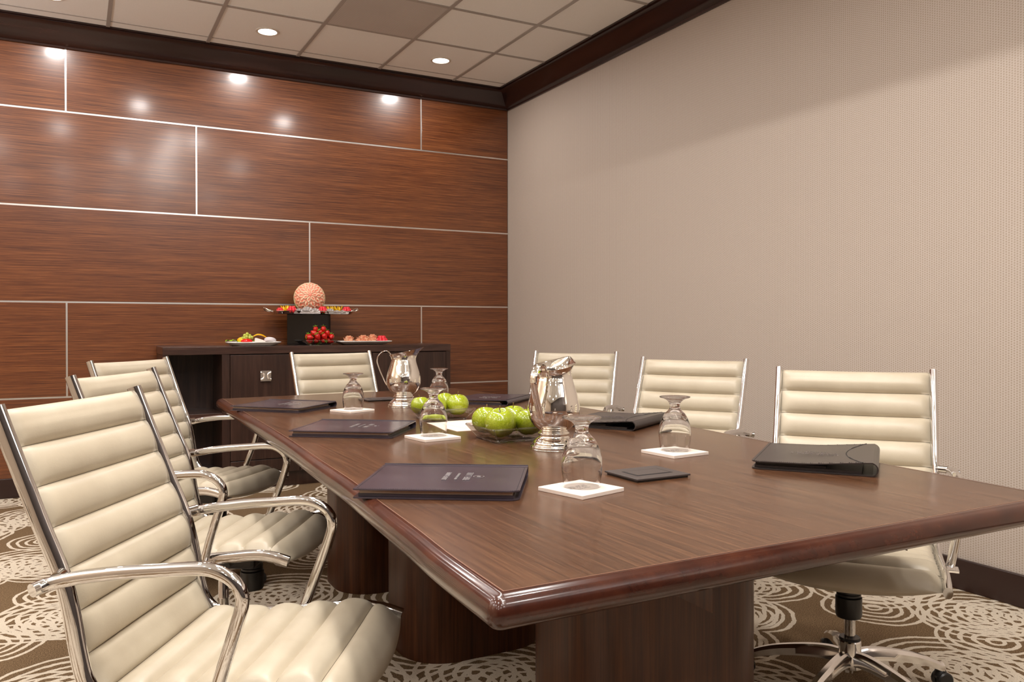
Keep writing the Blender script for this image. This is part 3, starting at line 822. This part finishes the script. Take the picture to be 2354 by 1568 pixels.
meatrose(PRX-.000, PRY-.020, .042, .048, 'biggest rolled peach meat slice in the middle of the meat plate', 3)
meatrose(PRX+.060, PRY-.040, .036, .034, 'ruffled orange meat slice right of the big roll', 4)
meatrose(PRX+.085, PRY+.020, .034, .052, 'tall cream-edged folded meat slice nearest the red strawberry rose', 5)
rosette(PRX+.145, PRY-.02, pz0+.004, .045, 'red strawberry rose at the right end of the meat plate', grp='garnish on the meat plate')
rosette(PRX+.040, PRY+.045, pz0+.012, .026, 'red strawberry rose showing behind the folded meats', M_BERRY, grp='garnish on the meat plate')

# ------------------------------------------------------------------ square glass dishes
def dish(cx, cy, z, ht, a, rz=0, slope=.028, nm='glass_dish', a2=None):
    V = []; F = []
    pr = [(-slope-.012, .010), (-slope, .012), (-.0045, ht-.002), (-.001, ht), (.001, ht-.002), (-slope+.002, .006), (-slope+.003, 0), (-slope-.010, 0)]
    for d, zz in pr: V += [(x, y, zz) for x, y in rrect(0, 0, a+d, (a2 or a)+d, .008, 3)]
    n_ = 16
    for i in range(len(pr)-1):
        for k in range(n_): F.append((i*n_+k, i*n_+(k+1) % n_, (i+1)*n_+(k+1) % n_, (i+1)*n_+k))
    F += [tuple(range(n_)), tuple((len(pr)-1)*n_+k for k in range(n_))]
    o = MB().add(V, F).build(nm, M_DISH, angle=25); o.location = (cx, cy, z); o.rotation_euler.z = rz
    A2 = a2 or a
    for lab_, d_, zz, rr in (('rim', 0, ht, .0022), ('foot_edge', -slope-.004, .003, .0028)):
        P = rrect(0, 0, a+d_, A2+d_, .010, 4); P = P+[P[0], P[1]]
        MB().sweep([(x, y, zz) for x, y in P], rr, rr, n=8, side=(0, 0, 1), cap=False).build(lab_, M_GLASS, o)
    for sx_ in (-1, 1):
        for sy_ in (-1, 1):
            MB().sweep([(sx_*(a-.003), sy_*(A2-.003), ht-.002), (sx_*(a-slope-.003), sy_*(A2-slope-.003), .006)], .0022, .0022, n=8).build('corner_ridge', M_GLASS, o)
    return o
tag(dish(1.245, 2.350, ZT, .045, .104), 'clear square glass dish of green apples beside the nearer silver pitcher', 'dish', 'glass dishes')
tag(dish(1.290, 2.995, ZT, .045, .104), 'clear square glass dish of green apples by the farther silver pitcher', 'dish', 'glass dishes')
BWX, BWY = 1.570, 5.870
tag(dish(BWX, BWY, CT, .036, .116, 0, .036, a2=.070), 'clear glass dish heaped with strawberries on the credenza', 'dish', 'glass dishes')

# green apples
M_APPLE = mat('green_apple', rough=.16); m = M_APPLE
an = noise(m, coords(m), 14, 3, .5); an2 = noise(m, coords(m), 300, 2, .5)
ac = ramp(m, an, [(.3, srgb(128, 142, 14)), (.7, srgb(164, 176, 44))])
basecol(m, mix(m, math_(m, 'GREATER_THAN', an2, .68), ac, srgb(180, 190, 90)))
bsdf(m).inputs['Coat Weight'].default_value = .5; bsdf(m).inputs['Coat Roughness'].default_value = .05
M_STEM = mat('apple_stem', srgb(110, 84, 40), .7)
def applefn(d):
    th = math.acos(max(-1, min(1, d.z))); a = math.atan2(d.y, d.x)
    r = 1+.03*sin(th)-.36*math.exp(-(th/.30)**2)-.20*math.exp(-((pi-th)/.28)**2)+.018*cos(5*a)*(th/pi)
    tp = 1-.10*(th/pi)**2
    return Vector((d.x*r*tp*1.03, d.y*r*tp*1.03, d.z*r*.97))
ap0 = empty('green_apple')
MB().ball((0, 0, 0), 1, 36, 30, applefn).build('apple_body', M_APPLE, ap0)
MB().sweep([(0, 0, .58), (.02, 0, .85), (.08, .02, 1.16)], .035, .035, n=8, side=(1, 0, 0), scales=[1, .8, 1.3]).build('stem', M_STEM, ap0)
AP = [(1.193, 2.298, .817, .0485, (.15, -.25, .3), 'green apple at the near front of the nearer glass dish, facing the camera'),
      (1.193, 2.401, .812, .046, (.1, .30, 1.2), 'green apple with a brown nick at the left of the nearer glass dish'),
      (1.296, 2.298, .812, .046, (-.1, .1, 2), 'green apple at the right of the nearer glass dish, partly behind the pitcher'),
      (1.296, 2.401, .818, .046, (.0, .1, 4), 'green apple at the back of the nearer glass dish, only its top showing'),
      (1.338, 2.950, .813, .045, (.0, .05, 5), 'green apple with upright stem at the right front of the farther dish'),
      (1.243, 2.945, .811, .042, (.2, -.1, 3), 'green apple of the farther dish seen behind the goblet stem'),
      (1.222, 3.050, .811, .038, (.1, .1, 2.5), 'small green apple at the left end of the farther dish'),
      (1.325, 3.045, .820, .043, (-.35, .3, .5), 'green apple at the back of the farther dish, tilted on its side')]
for i, (x, y, z, r, ro, lab) in enumerate(AP):
    o = ap0 if i == 0 else copy_tree(ap0)
    o.location = (x, y, ZT+.015+r*.96); o.scale = (r, r, r); o.rotation_euler = ro
    tag(o, lab, 'apple', 'green apples in glass dishes')

# strawberries
def bfn(d):
    t_ = (1-d.z)/2
    return Vector((d.x*(.95-.50*t_**1.6), d.y*(.95-.50*t_**1.6), d.z*1.15))
sb0 = empty('strawberry')
MB().ball((0, 0, 0), .021, 14, 10, bfn).build('berry', M_BERRY, sb0)
b = MB()
for k in range(6):
    a = 2*pi*k/6; c_, s_ = cos(a), sin(a)
    b.add([(0, 0, .0235), (c_*.008-s_*.004, s_*.008+c_*.004, .0265), (c_*.020, s_*.020, .0285), (c_*.008+s_*.004, s_*.008-c_*.004, .0265), (c_*.008, s_*.008, .0225)], [(0, 3, 2, 1), (0, 1, 4), (1, 2, 4), (2, 3, 4), (3, 0, 4)])
b.sweep([(0, 0, .024), (.002, 0, .036)], .001, .001, n=5)
b.build('leaf_crown', M_GREEN, sb0, weld=False)
rng = random.Random(11)
SBP = []
for layer, (nx, ny, z, sp) in enumerate(((4, 2, .030, .047), (4, 3, .058, .052), (3, 2, .084, .050), (2, 1, .106, .050))):
    for i in range(nx):
        for j in range(ny):
            SBP.append(((i-(nx-1)/2)*sp+rng.uniform(-.005, .005)+(.006 if layer == 2 else 0), (j-(ny-1)/2)*sp*.88+rng.uniform(-.003, .003), z+rng.uniform(-.003, .003), layer, {4: ['far left', 'inner left', 'inner right', 'far right'], 3: ['left', 'middle', 'right'], 2: ['left', 'right']}[nx][i], {3: ['front', 'centre', 'back'], 2: ['front', 'back'], 1: ['only']}[ny][j]))
lay_w = ['bottom', 'second', 'third', 'top']
for i, (x, y, z, la, sx, fy) in enumerate(SBP):
    o = sb0 if i == 0 else copy_tree(sb0)
    o.location = (BWX+x, BWY+y, CT+z+.004)
    if la == 3: o.rotation_euler = (rng.uniform(-.5, .3), rng.uniform(-.4, .4), rng.uniform(0, 6))
    else: o.rotation_euler = (rng.choice([-1, 1])*rng.uniform(1.2, 2.3) if rng.random() < .7 else rng.uniform(-.6, .6), rng.uniform(-.6, .6), rng.uniform(0, 6))
    s_ = rng.uniform(1.0, 1.16); o.scale = (s_, s_, s_)
    tag(o, 'red strawberry in the %s layer of the heap, %s, %s row' % (lay_w[la], sx, fy), 'strawberry', 'strawberries heaped in the glass dish')

# ------------------------------------------------------------------ things on the table
# silver pitchers
def make_pitcher():
    r0 = empty('water_pitcher')
    pr = [(0, .006), (.066, .002), (.069, 0), (.071, .004), (.070, .009), (.065, .012), (.063, .020), (.055, .028), (.0465, .034), (.044, .040), (.047, .043), (.047, .047), (.043, .049), (.042, .053), (.050, .060), (.062, .071), (.072, .086), (.0775, .103), (.079, .120), (.0775, .136), (.073, .155), (.067, .175), (.0605, .196), (.056, .215), (.0545, .228), (.0555, .240), (.060, .252), (.066, .262)]
    inn = [(.0645, .262), (.0585, .251), (.054, .240), (.053, .228), (.0545, .215), (.065, .176), (.0715, .150), (.076, .125), (.070, .09), (0, .066)]
    def md(x, y, z, a):
        k = max(0, (z-.205)/.057); cx_ = cos(a)
        sp = max(0, cx_)**5
        bk = (1-cx_)/2
        x2 = x + sp*k*k*.030; y2 = y*(1-.35*sp*k)
        z2 = z + k*k*(.012*sp) - k*(.026*bk**1.2)
        return x2, y2, z2
    # densify
    def dens(P):
        q = catmull([(r, 0, z) for r, z in P], 4); return [(max(p.x, 0), p.z) for p in q]
    MB().lathe(dens(pr)+dens(inn), 64, mod=md).build('pitcher_body', M_SILVER, r0, angle=60)
    hp = catmull([(-.054, 0, .218), (-.060, 0, .240), (-.076, 0, .255), (-.098, 0, .250), (-.116, 0, .232), (-.122, 0, .210), (-.116, 0, .185), (-.103, 0, .150), (-.088, 0, .118), (-.078, 0, .098)], 5)
    MB().sweep(hp, .0115, .0028, n=16, side=(0, 1, 0)).build('handle', M_SILVER, r0, angle=60)
    return r0
pt = make_pitcher()
pt.location = (1.273, 2.104, ZT); pt.rotation_euler.z = radians(30)
tag(pt, 'silver water pitcher nearer the camera, its strap handle toward the viewer', 'pitcher', 'silver water pitchers')
p2 = copy_tree(pt); p2.location = (1.338, 3.546, ZT); p2.rotation_euler.z = radians(-28.2)
tag(p2, 'silver water pitcher farther down the table, spout to the right before the far chair', 'pitcher', 'silver water pitchers')

# upside-down water goblets on square coasters
M_COAST = mat('coaster_board', srgb(236, 222, 210), .6)
M_PRINT = mat('coaster_print', srgb(120, 110, 108), .6)
gout = [(.0415, 0), (.0425, .012), (.0450, .030), (.0460, .048), (.0448, .064), (.0410, .080), (.0355, .094), (.0285, .106), (.0205, .114), (.0160, .120), (.0145, .126), (.0150, .132), (.0180, .139), (.0250, .1455), (.0340, .1495), (.0415, .1515), (.0435, .153), (.0425, .1555), (.030, .1560), (0, .1555)]
gin = [(0, .098), (.012, .0975), (.0225, .094), (.0320, .085), (.0392, .072), (.0430, .058), (.0440, .046), (.0430, .030), (.0408, .012), (.0398, 0)]
def dn(P, n_=4): return [(max(p.x, 0), p.z) for p in catmull([(r, 0, z) for r, z in P], n_)]
CO = [(.992, 1.523, 14, 'near'), (1.520, 1.842, 5, 'r'), (1.033, 2.473, 8, 'mid'), (1.062, 3.440, 24, 'far'), (1.556, 3.650, 10, 'hid')]
GL = ['upside-down glass goblet nearest the camera, in front of the silver pitcher', 'upside-down glass goblet on the right half of the table, before the middle wall-side chair', 'upside-down glass goblet in front of the farther apple dish', 'upside-down glass goblet near the left far end, before the end chair', 'upside-down glass goblet farthest away, right of the far pitcher, before the cabinet']
CL = ['white square coaster nearest the camera', 'white square coaster on the right half of the table', 'white square coaster in front of the farther apple dish', 'white square coaster near the far left end of the table', 'white square coaster farthest away, mostly hidden behind the apples']
g0 = c0 = None
def script_marks(cx, cy, z, rows_, m_, parent, seed, up_dir=0, nm='printed_text', lw=.0011, raise_=.0004):
    """rows: (x0, x1, y, height) letter-like strokes in the parent's plane"""
    rng = random.Random(seed); b = MB()
    for (x0, x1, y, h) in rows_:
        x = x0
        while x < x1:
            wv = h*rng.uniform(.45, .8); t_ = rng.random(); lw_ = lw
            b.box(cx+x, cx+x+lw_, cy+y, cy+y+h, z, z+raise_)
            if t_ < .7: b.box(cx+x, cx+x+wv*.75, cy+y+h-lw_, cy+y+h, z, z+raise_)
            if t_ > .3: b.box(cx+x, cx+x+wv*.75, cy+y, cy+y+lw_, z, z+raise_)
            if .2 < t_ < .8: b.box(cx+x+wv*.75-lw_, cx+x+wv*.75, cy+y, cy+y+h, z, z+raise_)
            if t_ > .5: b.box(cx+x, cx+x+wv*.7, cy+y+h*.5-lw_/2, cy+y+h*.5+lw_/2, z, z+raise_)
            x += wv+h*.12+(h*.5 if rng.random() < .12 else 0)
    return b.build(nm, m_, parent, smooth=False, weld=False)
for i, (x, y, r, k) in enumerate(CO):
    if i == 0:
        c0 = empty('coaster'); MB().box(-.0675, .0675, -.0675, .0675, 0, .009).build('coaster_board', M_COAST, c0, smooth=False, bevel=.001)
        script_marks(-.004, .002, .009, [(-.030, .022, -.004, .0055), (-.022, .026, .006, .008), (-.018, .020, -.016, .003)], M_PRINT, c0, 4, nm='printed_script', lw=.0007, raise_=.0002)
        g0 = empty('water_goblet'); MB().lathe(dn(gout)[::-1]+dn(gin)[::-1], 56).build('goblet_glass', M_GLASS, g0, angle=60)
        c, g = c0, g0
    else: c, g = copy_tree(c0), copy_tree(g0)
    c.location = (x, y, ZT); c.rotation_euler.z = radians(r); tag(c, CL[i], 'coaster', 'white coasters')
    g.location = (x+.006, y+.006, ZT+.0093); g.rotation_euler.z = radians(r*7); tag(g, GL[i], 'glass', 'upside-down goblets')

# leather folders: open page edge towards +x, spine at -x, top of cover at +y
M_FOLD = mat('aubergine_leather', rough=.22); m = M_FOLD
basecol(m, ramp(m, noise(m, coords(m), 5, 3, .6), [(.3, srgb(52, 45, 52)), (.7, srgb(70, 61, 69))])); bump(m, noise(m, coords(m), 420, 2, .6), .12, .001)
M_FOLDB = mat('black_leather', rough=.33); m = M_FOLDB
basecol(m, ramp(m, noise(m, coords(m), 5, 3, .6), [(.3, srgb(36, 30, 30)), (.7, srgb(52, 44, 42))])); bump(m, noise(m, coords(m), 420, 2, .6), .15, .001)
M_FOIL = mat('silver_foil', (.75, .72, .72, 1), .3, .8)
M_PAGE = mat('paper_pages', srgb(196, 176, 160), .8)
M_STITCH = mat('dark_seam', srgb(16, 13, 14), .6)
def make_folder(m_, textm, fat, foil):
    r0 = empty('leather_folder'); W, Hh = .150, .178
    # cover: one wrapped sheet with a round spine at -x
    pr = []
    n_ = 10; rs = fat/2
    for k in range(n_+1):
        a = pi/2+pi*k/n_; pr.append((-W+rs+rs*cos(a), rs+rs*sin(a)))
    topz = fat; endt = .0205
    path_o = [(W, endt), (W*.5, endt+.0008), (0, endt+.0006+(fat-endt)*.15), (-W*.6, endt+(fat-endt)*.75)] + pr + [(-W*.4, 0), (W, 0)]
    po = path_o; th = .0028
    V = []; F = []
    sm = [(p.x, p.z) for p in catmull([(x, 0, z) for x, z in po], 4)]
    inner = []
    for i, (x, z) in enumerate(sm):
        a = Vector(sm[min(i+1, len(sm)-1)])-Vector(sm[max(i-1, 0)]); a.normalize(); nv = Vector((-a.y, a.x)); inner.append((x+nv.x*th, z+nv.y*th))
    ysg = [-Hh, -Hh+.004, -Hh*.5, 0, Hh*.5, Hh-.022, Hh-.012, Hh-.005, Hh-.001, Hh]
    cut = {-Hh: .003, Hh-.012: .003, Hh-.005: .009, Hh-.001: .017, Hh: .024}
    NS = len(sm)
    for yi, y in enumerate(ysg):
        for (x, z) in sm:
            xx = min(x, W-cut.get(y, 0)); V.append((xx, y, max(z, .0)))
        for (x, z) in inner: V.append((min(x, W-cut.get(y, 0)), y, min(max(z, .0006), 1)))
    st = 2*NS
    for yi in range(len(ysg)-1):
        for k in range(NS-1):
            a = yi*st+k; F.append((a, a+1, a+1+st, a+st)); c_ = yi*st+NS+k; F.append((c_, c_+st, c_+1+st, c_+1))
        F.append((yi*st, yi*st+st, yi*st+NS+st, yi*st+NS)); e = yi*st+NS-1; F.append((e, e+NS, e+NS+st, e+st))
    for yi in (0, len(ysg)-1):
        for k in range(NS-1): F.append((yi*st+k, yi*st+k+1, yi*st+NS+k+1, yi*st+NS+k))
    MB().add(V, F).build('cover', m_, r0, angle=45)
    MB().box(-W*.75, W-.008, -Hh+.010, Hh-.012, .0032, .0095).build('inner_panel', m_, r0, smooth=False)
    MB().box(-W*.70 if foil else -W*.2, W-.010, -Hh+.012, Hh-.016, .0098, .0160).build('writing_pad', M_PAGE if foil else M_BLACK, r0, smooth=False)
    # stitched hem and curved seam on the cover
    def ztop(x):
        best = min(sm[:NS//2], key=lambda q: abs(q[0]-x)); return best[1]
    b = MB()
    for y in (-Hh+.007, Hh-.007):
        x = W-.008
        while x > -W+.03: b.box(x-.003, x, y-.0004, y+.0004, ztop(x)-.001, ztop(x)+.0005); x -= .005
    y = -Hh+.010
    while y < Hh-.010: b.box(W-.0072, W-.0064, y, y+.003, ztop(W-.007)-.001, ztop(W-.007)+.0005); y += .005
    if not foil:
        pts = [(-W+.035+.045*sin(pi*k/20)**.9, -Hh+2*Hh*k/20) for k in range(21)]
        b.sweep([(x, y_, ztop(x)+.0002) for x, y_ in pts], .0016, .0010, n=6, side=(1, 0, 0))
    else:
        b.box(-W+.030, -W+.0308, -Hh, Hh, ztop(-W+.03)-.001, ztop(-W+.03)+.0004)
    b.build('stitching', M_STITCH, r0, smooth=False, weld=False)
    zc = max(ztop(0), ztop(.03), ztop(-.04))
    if foil:
        b2 = MB(); n_ = 24
        for k in range(n_):
            a0, a1 = 2*pi*k/n_, 2*pi*(k+1)/n_
            r_o = .0125
            wv = .0012 if k % 12 < 8 else .0004
            b2.add([(r_o*cos(a0), .074+r_o*sin(a0), zc+.0003), (r_o*cos(a1), .074+r_o*sin(a1), zc+.0003), ((r_o-wv)*cos(a1), .074+(r_o-wv)*sin(a1), zc+.0003), ((r_o-wv)*cos(a0), .074+(r_o-wv)*sin(a0), zc+.0003)], [(0, 1, 2, 3)])
        for dx in (-.004, .0, .004): b2.box(dx-.001, dx+.001, .070, .078, zc, zc+.0004)
        b2.build('emblem', textm, r0, smooth=False, weld=False)
        script_marks(0, 0, zc, [(-.045, .045, .042, .015), (-.036, .036, .022, .006), (-.045, .045, -.006, .011)], textm, r0, 7, nm='stamped_text', lw=.0018)
    else:
        b2 = script_marks(0, .02, zc, [(-.062, .062, .012, .014), (-.05, .055, -.008, .011), (-.025, .03, -.022, .003)], textm, r0, 9, nm='embossed_text', lw=.0014, raise_=.0006)
    return r0
M_EMB = mat('embossed_grey', srgb(86, 78, 84), .25)
fA = make_folder(M_FOLD, M_FOIL, .025, True)
fB = make_folder(M_FOLDB, M_EMB, .034, False)
FOLD = [(fA, .752, 1.716, -33, 'aubergine leather folder nearest the camera, silver lettering on its cover'),
        (fA, .860, 2.755, -37, 'aubergine leather folder second from the camera on the left side of table'),
        (fA, .830, 3.700, -47, 'aubergine leather folder at the far left end of the table'),
        (fB, 1.762, 1.540, 217, 'black leather folder on the right of the table, curved seam and round spine'),
        (fB, 1.800, 2.520, 211, 'black leather folder just right of the nearer silver pitcher'),
        (fA, 1.800, 3.560, 222, 'dark leather folder at the far right, in front of the chair nearest the corner')]
seen = set()
for src, x, y, upd, lab in FOLD:
    o = src if src.name not in seen else copy_tree(src); seen.add(src.name)
    o.location = (x, y, ZT+.0006); o.rotation_euler.z = radians(upd-90)
    tag(o, lab, 'folder', 'leather folders on the table')

# flush cable-port covers
def port(x, y, lab):
    r0 = empty('cable_port_cover', (x, y, ZT), 0, lab, 'cover', 'cable port covers')
    MB().prism(rrect(0, 0, .076, .063, .002, 2), 0, .004).build('skirt', M_BLACK, r0, smooth=False)
    MB().box(-.080, .080, -.067, .067, .004, .0085).build('cover_plate', M_PORT, r0, smooth=False, bevel=.001)
    MB().box(-.054, .054, -.032, .032, .0085, .0089).build('flap_gap', M_STITCH, r0, smooth=False)
    MB().box(-.049, .049, -.0275, .0275, .0089, .0096).build('flap', M_PORT, r0, smooth=False, bevel=.0005)
M_PORT = mat('port_grey', srgb(66, 58, 56), .4)
port(1.238, 1.604, 'flat black cable port cover near the front, right of the nearest goblet')
port(1.343, 3.905, 'flat black cable port cover behind the farther pitcher')

# paper cards between the dishes
b = MB().box(0, .225, 0, .300, 0, .0012); o = b.build('paper_sheet', mat('cream_paper', srgb(226, 206, 188), .7), smooth=False); o.location = (1.177, 2.596, ZT); tag(o, 'cream paper sheet lying flat between the two apple dishes', 'paper')
b = MB().box(0, .12, 0, .20, 0, .001); o = b.build('paper_card', mat('cream_card', srgb(232, 212, 196), .7), smooth=False); o.location = (1.235, 2.66, ZT+.0013); o.rotation_euler.z = radians(4); tag(o, 'smaller cream card on top of the paper sheet', 'paper')
